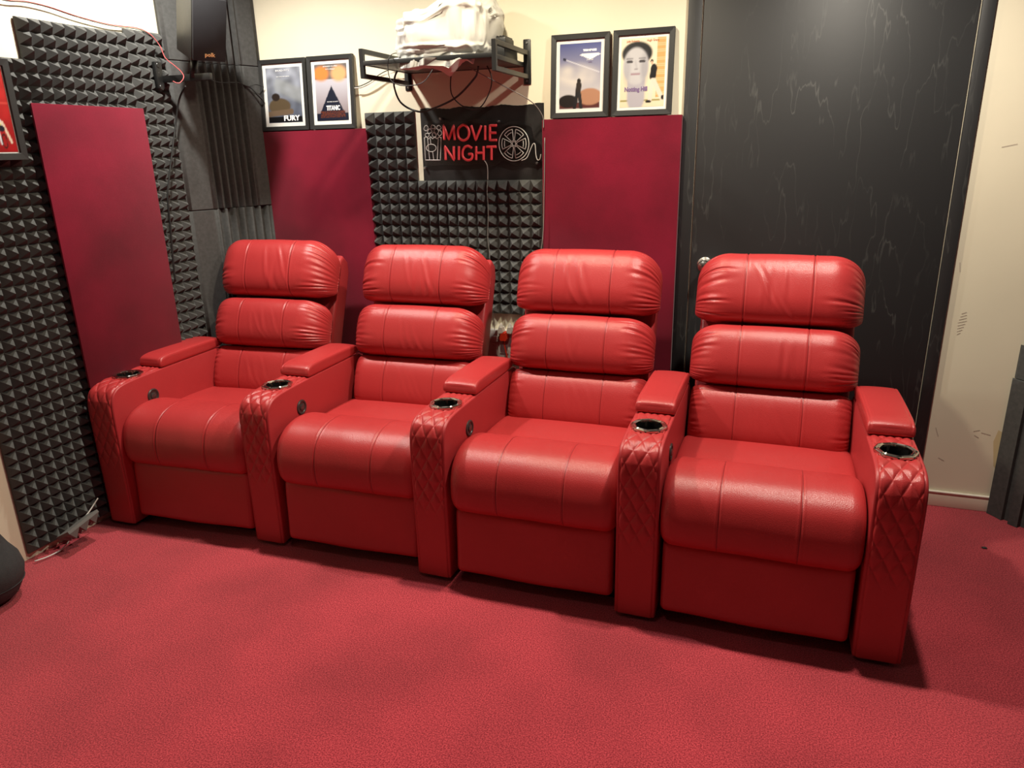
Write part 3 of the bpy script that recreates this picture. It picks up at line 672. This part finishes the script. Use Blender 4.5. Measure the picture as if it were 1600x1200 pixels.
# ------------------------------------------------------------------ loudspeaker
spk = empty('loudspeaker', (.181, .600, 1.901), 0, 'black bookshelf loudspeaker tilted down in the left corner', 'speaker')
spk.rotation_mode = 'XYZ'
yaw, tilt = 1.097, .374
nrm = Vector((math.sin(yaw)*math.cos(tilt), -math.cos(yaw)*math.cos(tilt), -math.sin(tilt))); rt = Vector((math.cos(yaw), math.sin(yaw), 0)); upv = nrm.cross(rt)*-1
if upv.z < 0: upv = -upv
spk.matrix_world = Matrix(((rt.x, -nrm.x, upv.x, .181), (rt.y, -nrm.y, upv.y, .600), (rt.z, -nrm.z, upv.z, 1.901), (0, 0, 0, 1)))
w_, h_, d_ = .147, .252, .168
box('cabinet', (0, .012, 0), (w_, d_, h_), M['speaker_side'], spk, .003)
box('grille', (.003, 0, .003), (w_-.003, .0125, h_-.003), M['grille'], spk, .003)
box('top_cap', (.0, .002, h_-.001), (w_, d_, h_+.004), M['speaker_side'], spk, .001)
text('badge', 'polk', .022, M['gold'], spk, (w_/2, -.0008, .022), (R(90), 0, 0), 1.1, bold=.0006)
box('rear_mount', (.045, d_-.002, .03), (.10, d_+.03, .09), M['black_metal'], spk, .003)
br_ = empty('speaker_bracket', (-.03, .66, 1.84), 0, 'black bar bracket holding the loudspeaker beside the left wall foam', 'bracket')
b0 = Vector((-.03, .66, 1.84))
box('bracket_arm', (-.015, -.008, -.010), (.245, .010, .018), M['black_metal'], br_, .002)
tube('bracket_post', [Vector((.12, .66, 1.842))-b0, Vector((.13, .67, 1.92))-b0], .016, M['black_metal'], br_, 0, 12)
box('bracket_plate', (-.030, -.04, -.035), (-.012, .0, .075), M['black_metal'], br_, .004)
lathe('bracket_boss', [(.017, 0), (.017, .012), (.010, .02), (0, .02)], M['black_metal'], br_, 'x', 20, (-.03, -.02, -.03))
lathe('bracket_boss', [(.017, 0), (.017, .012), (.010, .02), (0, .02)], M['black_metal'], br_, 'x', 20, (-.03, -.02, .06))

# speaker wires
wcable('speaker_wire', [(-20, -8), (12, 0), (40, 2), (75, 10), (120, 25), (170, 38), (215, 44), (235, 54), (250, 72), (258, 90), (272, 102), (283, 112), (287, 121), (280, 130), (270, 127)], [.01]*7+[.04, .06, .10, .14, .18, .2, .2, .18], .0018, M['cable_red'], 'red and black speaker wire stapled along the top of the left wall', 'left')
wcable('speaker_wire', [(-20, -6), (13, 1.8), (41, 3.8), (76, 11.8), (121, 26.8), (171, 39.8), (216, 46), (236, 56), (250, 73)], [.008]*7+[.04, .06], .0016, M['cable'], 'black twin of the red speaker wire on the left wall', 'left')
wcable('corner_cable', [(290, 135), (284, 145), (279, 160), (275, 190), (270, 230), (264, 280), (262, 310), (266, 350), (270, 400), (274, 440)], [.16, .12, .08, .06, .058, .058, .058, .058, .058, .058], .0042, M['cable'], 'black cable running down the foam beside the corner', 'left')
P = [pxy(x, y, Y) for x, y, Y in ((300, 122, .66), (325, 124, .8), (345, 129, .9), (372, 129, 1.02), (388, 135, 1.06), (400, 132, 1.09), (412, 136, 1.13))]
o = tube('sagging_wire', [p-P[0] for p in P], .0022, M['cable'], None, 5); o.location = P[0]; tag(o, 'thin black wire strung across the corner foam to the first poster', 'cable')
P = [pxy(x, y, Y) for x, y, Y in ((378, 133, 1.05), (392, 137, 1.07), (404, 150, 1.09), (412, 158, 1.13))]
o = tube('corner_wire', [p-P[0] for p in P], .0042, M['cable'], None, 5); o.location = P[0]; tag(o, 'short thick black wire bending down behind the first poster', 'cable')

# ------------------------------------------------------------------ recliners
SEAM = .118
def loft(name, prof, hw, rx, m_, parent, origin=(0, 0), lean=0.0, pivot=None, end=(1.0, 1.0), nx=80, disp=None, power=2.0, per=3, xs=None):
    """closed smooth section prof[(a forward-back, b up)] swept across x with rounded ends.
    end = how much of the depth and the height is lost at the very end."""
    P = np.array(smooth_path(prof, per, True)); T = len(P)
    if pivot is None: pivot = P.mean(0)
    # outward normals of the section
    tn = np.roll(P, -1, 0)-np.roll(P, 1, 0); nn = np.stack([tn[:, 1], -tn[:, 0]], 1); nn /= np.linalg.norm(nn, axis=1)[:, None]+1e-9
    area = np.sum(P[:, 0]*np.roll(P[:, 1], -1)-np.roll(P[:, 0], -1)*P[:, 1])
    if area < 0: nn = -nn
    ca = np.linspace(0, 1, max(4, nx//5)); mid = np.linspace(-1, 1, nx)
    phi = np.linspace(math.pi/2, 0, max(6, nx//6), endpoint=False)
    X = np.concatenate([-(hw-rx)-rx*np.sin(phi), mid*(hw-rx), ((hw-rx)+rx*np.sin(phi))[::-1]])
    E = np.concatenate([1-np.cos(phi), np.zeros(nx), (1-np.cos(phi))[::-1]])
    V = np.zeros((len(X), T, 3)); t = np.arange(T)/T
    for i, (x, e) in enumerate(zip(X, E)):
        q_ = pivot+(P-pivot)*np.array([1-end[0]*e, 1-end[1]*e]); d = disp(x, t, q_, e) if disp is not None else 0
        q_ = q_+nn*np.asarray(d).reshape(-1, 1) if disp is not None else q_
        ca_, sa_ = math.cos(lean), math.sin(lean)
        y = origin[0]-q_[:, 0]*ca_+q_[:, 1]*sa_; z = origin[1]+q_[:, 0]*sa_+q_[:, 1]*ca_
        V[i, :, 0] = x; V[i, :, 1] = y; V[i, :, 2] = z
    k = len(X); Vl = V.reshape(-1, 3).tolist(); F = []
    for i in range(k-1):
        for j in range(T): F.append((i*T+j, i*T+(j+1) % T, (i+1)*T+(j+1) % T, (i+1)*T+j))
    for i in (0, k-1):
        c_ = V[i].mean(0).tolist(); Vl.append(c_); ci = len(Vl)-1
        for j in range(T): F.append((i*T+j, i*T+(j+1) % T, ci))
    return fix(obj(name, Vl, F, m_, parent, True))
def sup(a0, b0, ra, rb, n=24, p=2.4, af=None):
    out = []
    for i in range(n):
        th = 2*math.pi*i/n; c, s = math.cos(th), math.sin(th)
        out.append((a0+ra*math.copysign(abs(c)**(2/p), c), b0+rb*math.copysign(abs(s)**(2/p), s)))
    return out
def seam_d(x, depth=.0042, w=.0021):
    d = -depth*(math.exp(-((x-SEAM)/w)**2)+math.exp(-((x+SEAM)/w)**2))
    for s in (-1, 1):   # the stitched lips either side of each seam
        d += .0011*(math.exp(-((x-s*SEAM-.006)/.003)**2)+math.exp(-((x-s*SEAM+.006)/.003)**2))
    return d
def pillow_disp(seed, hw, reach=.13, amp=.0062, nb=15, mid=.0022):
    """leather gathered towards the end seams: narrow creases of uneven length, two seams, soft folds"""
    rr_ = random.Random(seed); ph = [rr_.uniform(0, 6.28) for _ in range(8)]; cr = {}
    for sg in (-1, 1):
        cr[sg] = [((j+rr_.uniform(-.3, .3))/(nb*2), rr_.uniform(.35, 1.0)**1.3*amp, reach*rr_.uniform(.35, 1.25), rr_.uniform(-.10, .10), rr_.uniform(.0045, .0085)) for j in range(nb*2)]
    folds = [(rr_.uniform(-.07, .08), rr_.uniform(-.10, .02), rr_.uniform(-.5, .1), rr_.uniform(.5, 1.1)) for _ in range(5)]
    def f(x, t, q_, e):
        sg = 1 if x > 0 else -1; d = np.zeros(len(t))
        for tj, A, rc, sl, wd in cr[sg]:
            k_ = (abs(x)-(hw-rc))/rc
            if k_ <= 0: continue
            k_ = float(sstep(k_)); c_ = tj+sl*(hw-abs(x)); dt = (t-c_+.5) % 1-.5; wj = wd*(1.5-.5*k_)
            d += A*k_*(-np.exp(-(dt/wj)**2)+.42*np.exp(-((np.abs(dt)-2.0*wj)/(1.1*wj))**2))*(1-.35*e)
        d += -.004*max(0, (e-.75))/.25
        d += seam_d(x, .0042, .0021)
        d += .0022*(1-(x/SEAM)**2 if abs(x) < SEAM else 0)
        w = t*15*2*math.pi
        if mid:
            for fx, ft, fs, fa in folds:
                dt = (t-ft+.5) % 1-.5; c_ = fx+fs*dt; d += mid*fa*np.exp(-(dt/.075)**2)*(np.exp(-((x-c_)/.009)**2)-.8*np.exp(-((x-c_-.016)/.010)**2))
        return d
    return f
ARM_PATH = [(.0, .018), (.0, .10), (.0, .20), (-.001, .30), (-.002, .40), (-.003, .48), (-.002, .535), (.003, .570), (.016, .597), (.040, .615), (.075, .624), (.12, .628), (.18, .630), (.24, .631), (.302, .632)]
AW = .068
def arm_meshes():
    out = {}
    path = np.array(smooth_path(ARM_PATH, 18)); sl = np.concatenate([[0], np.cumsum(np.linalg.norm(np.diff(path, axis=0), axis=1))])
    n = 300; s = np.linspace(0, sl[-1], n); py_ = np.interp(s, sl, path[:, 0]); pz = np.interp(s, sl, path[:, 1])
    ty, tz = np.gradient(py_), np.gradient(pz); l_ = np.hypot(ty, tz); ny_, nz_ = -tz/l_, ty/l_
    nxk = 57; xs = np.linspace(-1, 1, nxk)*.0605
    V = []; F = []
    s0 = sl[-1]
    for i in range(n):
        sb_ = s0-s[i]
        fade = 1.0 if sb_ < .56 else max(0, 1-(sb_-.56)/.08)
        for j, x in enumerate(xs):
            a = x/.046+sb_/.082; b__ = x/.046-sb_/.082
            pu = min(abs(math.sin(math.pi*a)), abs(math.sin(math.pi*b__)))
            h = .0062*(pu**.5)*fade+.0046*(1-fade)*.8
            ed = min(1, (.0605-abs(x))/.006); h = h*(ed**.5)-.004*(1-ed)
            V.append((x, py_[i]+ny_[i]*h, pz[i]+nz_[i]*h))
    cy_, cr2 = .166, .047**2
    for i in range(n-1):
        for j in range(nxk-1):
            ym = py_[i]; xm = (xs[j]+xs[j+1])/2
            if pz[i] > .6 and (ym-cy_)**2+xm**2 < cr2: continue
            F.append((i*nxk+j, i*nxk+j+1, (i+1)*nxk+j+1, (i+1)*nxk+j))
    out['quilt'] = (V, F)
    # side slab section
    out['side'] = [tuple(p) for p in smooth_path(ARM_PATH, 4)][:]+[(.64, .632), (.70, .630), (.735, .60), (.755, .30), (.75, .03), (.74, .018)]
    return out
AM = arm_meshes()
def slab(x0, x1, prof, bev, dx=0.0):
    bm = bmesh.new(); a = [bm.verts.new((x0, y, z)) for y, z in prof]; b_ = [bm.verts.new((x1, y, z)) for y, z in prof]; k = len(prof)
    bm.faces.new(a); bm.faces.new(b_)
    for i in range(k): bm.faces.new((a[i], a[(i+1) % k], b_[(i+1) % k], b_[i]))
    bmesh.ops.recalc_face_normals(bm, faces=bm.faces)
    es = [e for e in bm.edges if abs(e.verts[0].co.x-e.verts[1].co.x) < 1e-6]
    bmesh.ops.bevel(bm, geom=es, offset=bev, segments=3, profile=.5, affect='EDGES'); return bm
def bm_obj(name, bm, m_, parent, ang=35):
    me = bpy.data.meshes.new(name); bm.to_mesh(me); bm.free(); me.materials.append(m_); me.polygons.foreach_set('use_smooth', [True]*len(me.polygons)); me.set_sharp_from_angle(angle=R(ang))
    o = bpy.data.objects.new(name, me); COL.objects.link(o); o.parent = parent; return o
def ring_wob(a): return 1+.022*math.cos(8*a)
def make_arm(parent, button=True):
    """arm: mesh core with quilted cover, lid, cup holder and button as children"""
    core = slab(-.0605, .0605, [(.30, .05), (.30, .627), (.735, .615), (.75, .05)], .002)
    for s in (-1, 1):
        sb2 = slab(s*.053, s*AW, AM['side'], .0055); me = bpy.data.meshes.new('t'); sb2.to_mesh(me); sb2.free(); core.from_mesh(me); bpy.data.meshes.remove(me)
    core2 = slab(-.056, .056, [(.012, .02), (.012, .50), (.05, .52), (.31, .52), (.31, .02)], .002); me = bpy.data.meshes.new('t'); core2.to_mesh(me); core2.free(); core.from_mesh(me); bpy.data.meshes.remove(me)
    arm = bm_obj('armrest', core, M['leather_side'], parent, 50)
    V, F = AM['quilt']; qn = fix(obj('quilted_cover', V, F, M['leather'], arm, True))
    # make sure the cover faces outwards
    if qn.data.polygons[10].normal.y > 0: qn.data.flip_normals()
    lid_p = [(-.286, .638), (-.283, .655), (-.292, .671), (-.318, .680), (-.36, .683), (-.50, .683), (-.62, .680), (-.672, .674), (-.684, .660), (-.682, .640), (-.60, .6335), (-.45, .6335), (-.32, .6335)]
    def ld(x, t, q_, e): return -.0022*math.exp(-((abs(x)-.058)/.0018)**2)*(q_[:, 1] > .66)+.0035*(1-(x/.07)**2)*(q_[:, 1] > .665)
    loft('armrest_lid', lid_p, .0695, .008, M['leather'], arm, (0, 0), 0, (-.48, .656), (.03, .55), 40, ld, per=4)
    cup = lathe('cup_holder', [(.0, -.075), (.040, -.075), (.0415, -.07), (.0425, .0), (.0435, .005), (.047, .0065), (.050, .0035), (.055, .0060), (.0595, .0045), (.0605, 0), (.058, -.004), (.048, -.006), (.045, -.078), (0, -.078)], M['chrome'], arm, 'z', 64, (0, .166, .634), ring_wob)
    lathe('cup_well', [(.0, -.073), (.0395, -.073), (.0412, -.068), (.0420, -.002), (.0400, -.060), (0, -.070)], M['cup_in'], cup, 'z', 40)
    bar_glide = box('glide', (-.05, .05, 0), (.05, .70, .02), M['black_plastic'], arm, .002)
    if button:
        b_ = lathe('control_button', [(.031, 0), (.031, .003), (.028, .0055), (.023, .0045), (.0215, .002), (0, .002)], M['button'], arm, 'x', 32, (AW, .213, .530))
        lathe('button_key', [(.013, .0015), (.013, .005), (.010, .0065), (0, .006)], M['button_in'], b_, 'x', 24)
    return arm
def copy_tree(o, parent=None):
    c = o.copy(); COL.objects.link(c); c.parent = parent
    for ch in list(o.children): copy_tree(ch, c)
    return c
P0 = .74
# chair placement: x, y shift and turn, fitted seat by seat (the row bends slightly)
CH = [(-.004, .004, 3.6), (.005, .018, 2.0), (.005, -.002, .8), (.002, -.018, -.1)]
ARMS = [(.008, -.023, 1.3), (-.010, .0305, .6), (-.002, .009, -1.2), (.004, -.0075, -.3), (.0006, -.009, .7)]
LAB = ['red leather recliner nearest the foam covered left wall', 'red leather recliner second from the left wall', 'red leather recliner third from the left, in front of the right velvet panel', 'red leather recliner in front of the black door with armrests on both sides']
arm_proto = None
for k in range(4):
    dx, dy, dt = CH[k]; base = Vector(((k+.5)*P0+dx, dy, 0)); rz = R(dt)
    ch = empty('recliner', base, rz, LAB[k], 'recliner', 'row of red recliners')
    sd_ = 11+k*7
    # backrest pillows
    def pil(name, org, lean, a0, b0, ra, rb, hw, rx, piv, end, seed, amp, mid, reach=.13, p=2.5):
        pf = sup(a0, b0, ra, rb, 26, p); rb_ = piv
        loft(name, pf, hw, rx, M['leather'], ch, org, lean, np.array(piv), end, 96, pillow_disp(seed, hw, reach, amp, 17, mid), per=9)
    pil('headrest', (.770, .868), R(23.5), .012, .133 if k == 0 else .126, .082, .136 if k == 0 else .132, .304, .125, (-.062, .075), (.93, .56), sd_, .0085, .0026, .15)
    pil('lumbar_cushion', (.675, .648), R(21.5), .012, .107, .078, .114, .302, .115, (-.050, .070), (.92, .50), sd_+1, .0075, .0012, .14)
    pil('lower_cushion', (.600, .430), R(20), -.004, .106, .062, .115, .290, .065, (-.045, .10), (.85, .25), sd_+2, .0036, .0008, .08)
    # backrest shell
    ln = R(22.5); org = np.array([.66, .50]); f_ = lambda a, b_: (org[0]-a*math.cos(ln)+b_*math.sin(ln), org[1]+a*math.sin(ln)+b_*math.cos(ln))
    sh_p = [f_(-.045, -.10), f_(-.045, .30), f_(-.045, .585), f_(-.075, .615), f_(-.125, .60), f_(-.15, .55), f_(-.15, .0), f_(-.12, -.14)]
    bm_obj('backrest_shell', slab(-.283, .283, sh_p, .016), M['leather_side'], ch, 40)
    # seat cushion
    def sd2(x, t, q_, e): return .006*(1-(x/.3)**2)*(q_[:, 1] > .43)
    loft('seat_cushion', [(-.30, .36), (-.295, .43), (-.31, .458), (-.36, .466), (-.45, .464), (-.56, .456), (-.62, .445), (-.66, .42), (-.66, .36), (-.60, .33), (-.40, .33)], .298, .035, M['leather_smooth'], ch, (0, 0), 0, (-.46, .39), (.06, .32), 50, sd2, per=4)
    # footrest cushion: rolls over the front edge
    fp = [(-.345, .43), (-.318, .470), (-.27, .500), (-.215, .519), (-.155, .526), (-.10, .520), (-.055, .502), (-.020, .470), (-.001, .425), (.006, .380), (.003, .335), (-.010, .306), (-.035, .292), (-.12, .288), (-.24, .30), (-.33, .36)]
    def fd(x, t, q_, e):
        on_ = ((q_[:, 0] > -.165) & (q_[:, 1] > .315)).astype(float); d = seam_d(x, .0040, .0021)*on_
        u_ = (abs(x) % (2*SEAM))
        return d+.0030*math.cos(x/SEAM*math.pi*.5)**2*0+.0012*np.sin(x*21+q_[:, 1]*17)*(.5+.5*np.sin(x*33+k))
    loft('footrest_cushion', fp, .297, .045, M['leather'], ch, (0, 0), 0, (-.17, .40), (.20, .30), 150, fd, per=6)
    # front skirt panel
    def pd(x, t, q_, e): return .0035*np.cos(x*5.2)*(q_[:, 0] > -.03)+.0012*np.sin(x*17+q_[:, 1]*25)
    loft('front_panel', [(-.075, .30), (-.035, .296), (-.026, .26), (-.019, .18), (-.013, .10), (-.012, .065), (-.022, .052), (-.055, .05), (-.075, .06), (-.08, .18)], .286, .022, M['leather_smooth'], ch, (0, 0), 0, (-.05, .17), (.55, .09), 40, pd, per=4)
    box('base_frame', (-.285, .09, .0), (.285, .80, .10), M['black_plastic'], ch, .004)
    box('seat_box', (-.294, .10, .10), (.294, .74, .34), M['leather_side'], ch, .01)
    idx = [k] if k < 3 else [3, 4]
    for a in idx:
        if arm_proto is None: arm_proto = arm = make_arm(ch)
        else:
            arm = copy_tree(arm_proto, ch)
            if a == 4:
                for c_ in list(arm.children):
                    if c_.name.startswith('control_button'):
                        for g_ in list(c_.children): bpy.data.objects.remove(g_)
                        bpy.data.objects.remove(c_)
        ax, ay, at_ = ARMS[a]; wpos = Vector((a*P0+ax, ay, 0))-base; wpos.rotate(Matrix.Rotation(-rz, 3, 'Z'))
        arm.location = wpos; arm.rotation_euler = (0, 0, R(at_)-rz)

# ------------------------------------------------------------------ floor-level things
pf = empty('pouf', (-.003, -.615, 0), 0, 'rounded dark grey fabric pouf cut off by the left edge', 'pouf')
lathe('pouf_body', [(0, .0), (.060, .0), (.098, .025), (.121, .07), (.130, .115), (.121, .16), (.098, .20), (.081, .24), (.074, .30), (.058, .36), (.026, .39), (0, .393)], M['pouf'], pf, 'z', 56)
tube('pouf_seam', [(.122*math.cos(R(a)), .122*math.sin(R(a)), .072) for a in range(0, 360, 15)], .002, M['pouf'], pf, 2, 6, True)

# loose foam offcut leaning against the left wall foam
fs = empty('foam_offcut', wp('left', -.285, .055, 0), WALLS['left'][0]+R(4), 'loose strip of grey pyramid foam lying at the foot of the left wall', 'foam offcut')
us = [0, .05, .1, .15]; zs = [0, .045, .09]
V, F = foam_mesh('foam_strip', us, zs, .034, .012, 77)
o = fix(obj('foam_strip', V, F, mat('light_grey_foam', (.15, .145, .135), .95, bump=.5, scale=700), fs)); o.rotation_euler = (R(62), R(-10), 0); o.location = (0, -.012, .068)
P = [wp('left', *q_) for q_ in ((-.38, .055, .012), (-.33, .07, .010), (-.27, .075, .016), (-.21, .07, .05), (-.17, .065, .078), (-.12, .062, .105), (-.07, .06, .142))]
o = tube('floor_cable', [p-P[0] for p in P], .0028, M['cable_white'], None, 5); o.location = P[0]; tag(o, 'pale cable rising from the floor along the left wall foam', 'cable')

for (x, y, s_, m_, lb) in ((1538, 857, .010, 'debris', 'tiny black crumb on the red carpet at right'), (1566, 808, .022, 'cable_grey', 'small grey sliver on the carpet by the right corner foam')):
    p = pxf(x, y); rr = random.Random(x); bm = bmesh.new(); bmesh.ops.create_icosphere(bm, subdivisions=2, radius=1)
    for v in bm.verts: v.co = Vector((v.co.x*s_, v.co.y*.006, v.co.z*.0035+.0035))+Vector([rr.uniform(-.0008, .0008) for _ in range(3)])
    me = bpy.data.meshes.new('crumb'); bm.to_mesh(me); bm.free(); me.materials.append(M[m_])
    o = bpy.data.objects.new('crumb' if s_ < .02 else 'foam_sliver', me); COL.objects.link(o); o.location = p; tag(o, lb, 'debris')
for o in list(bpy.data.objects):
    if '_u' in o: del o['_u']
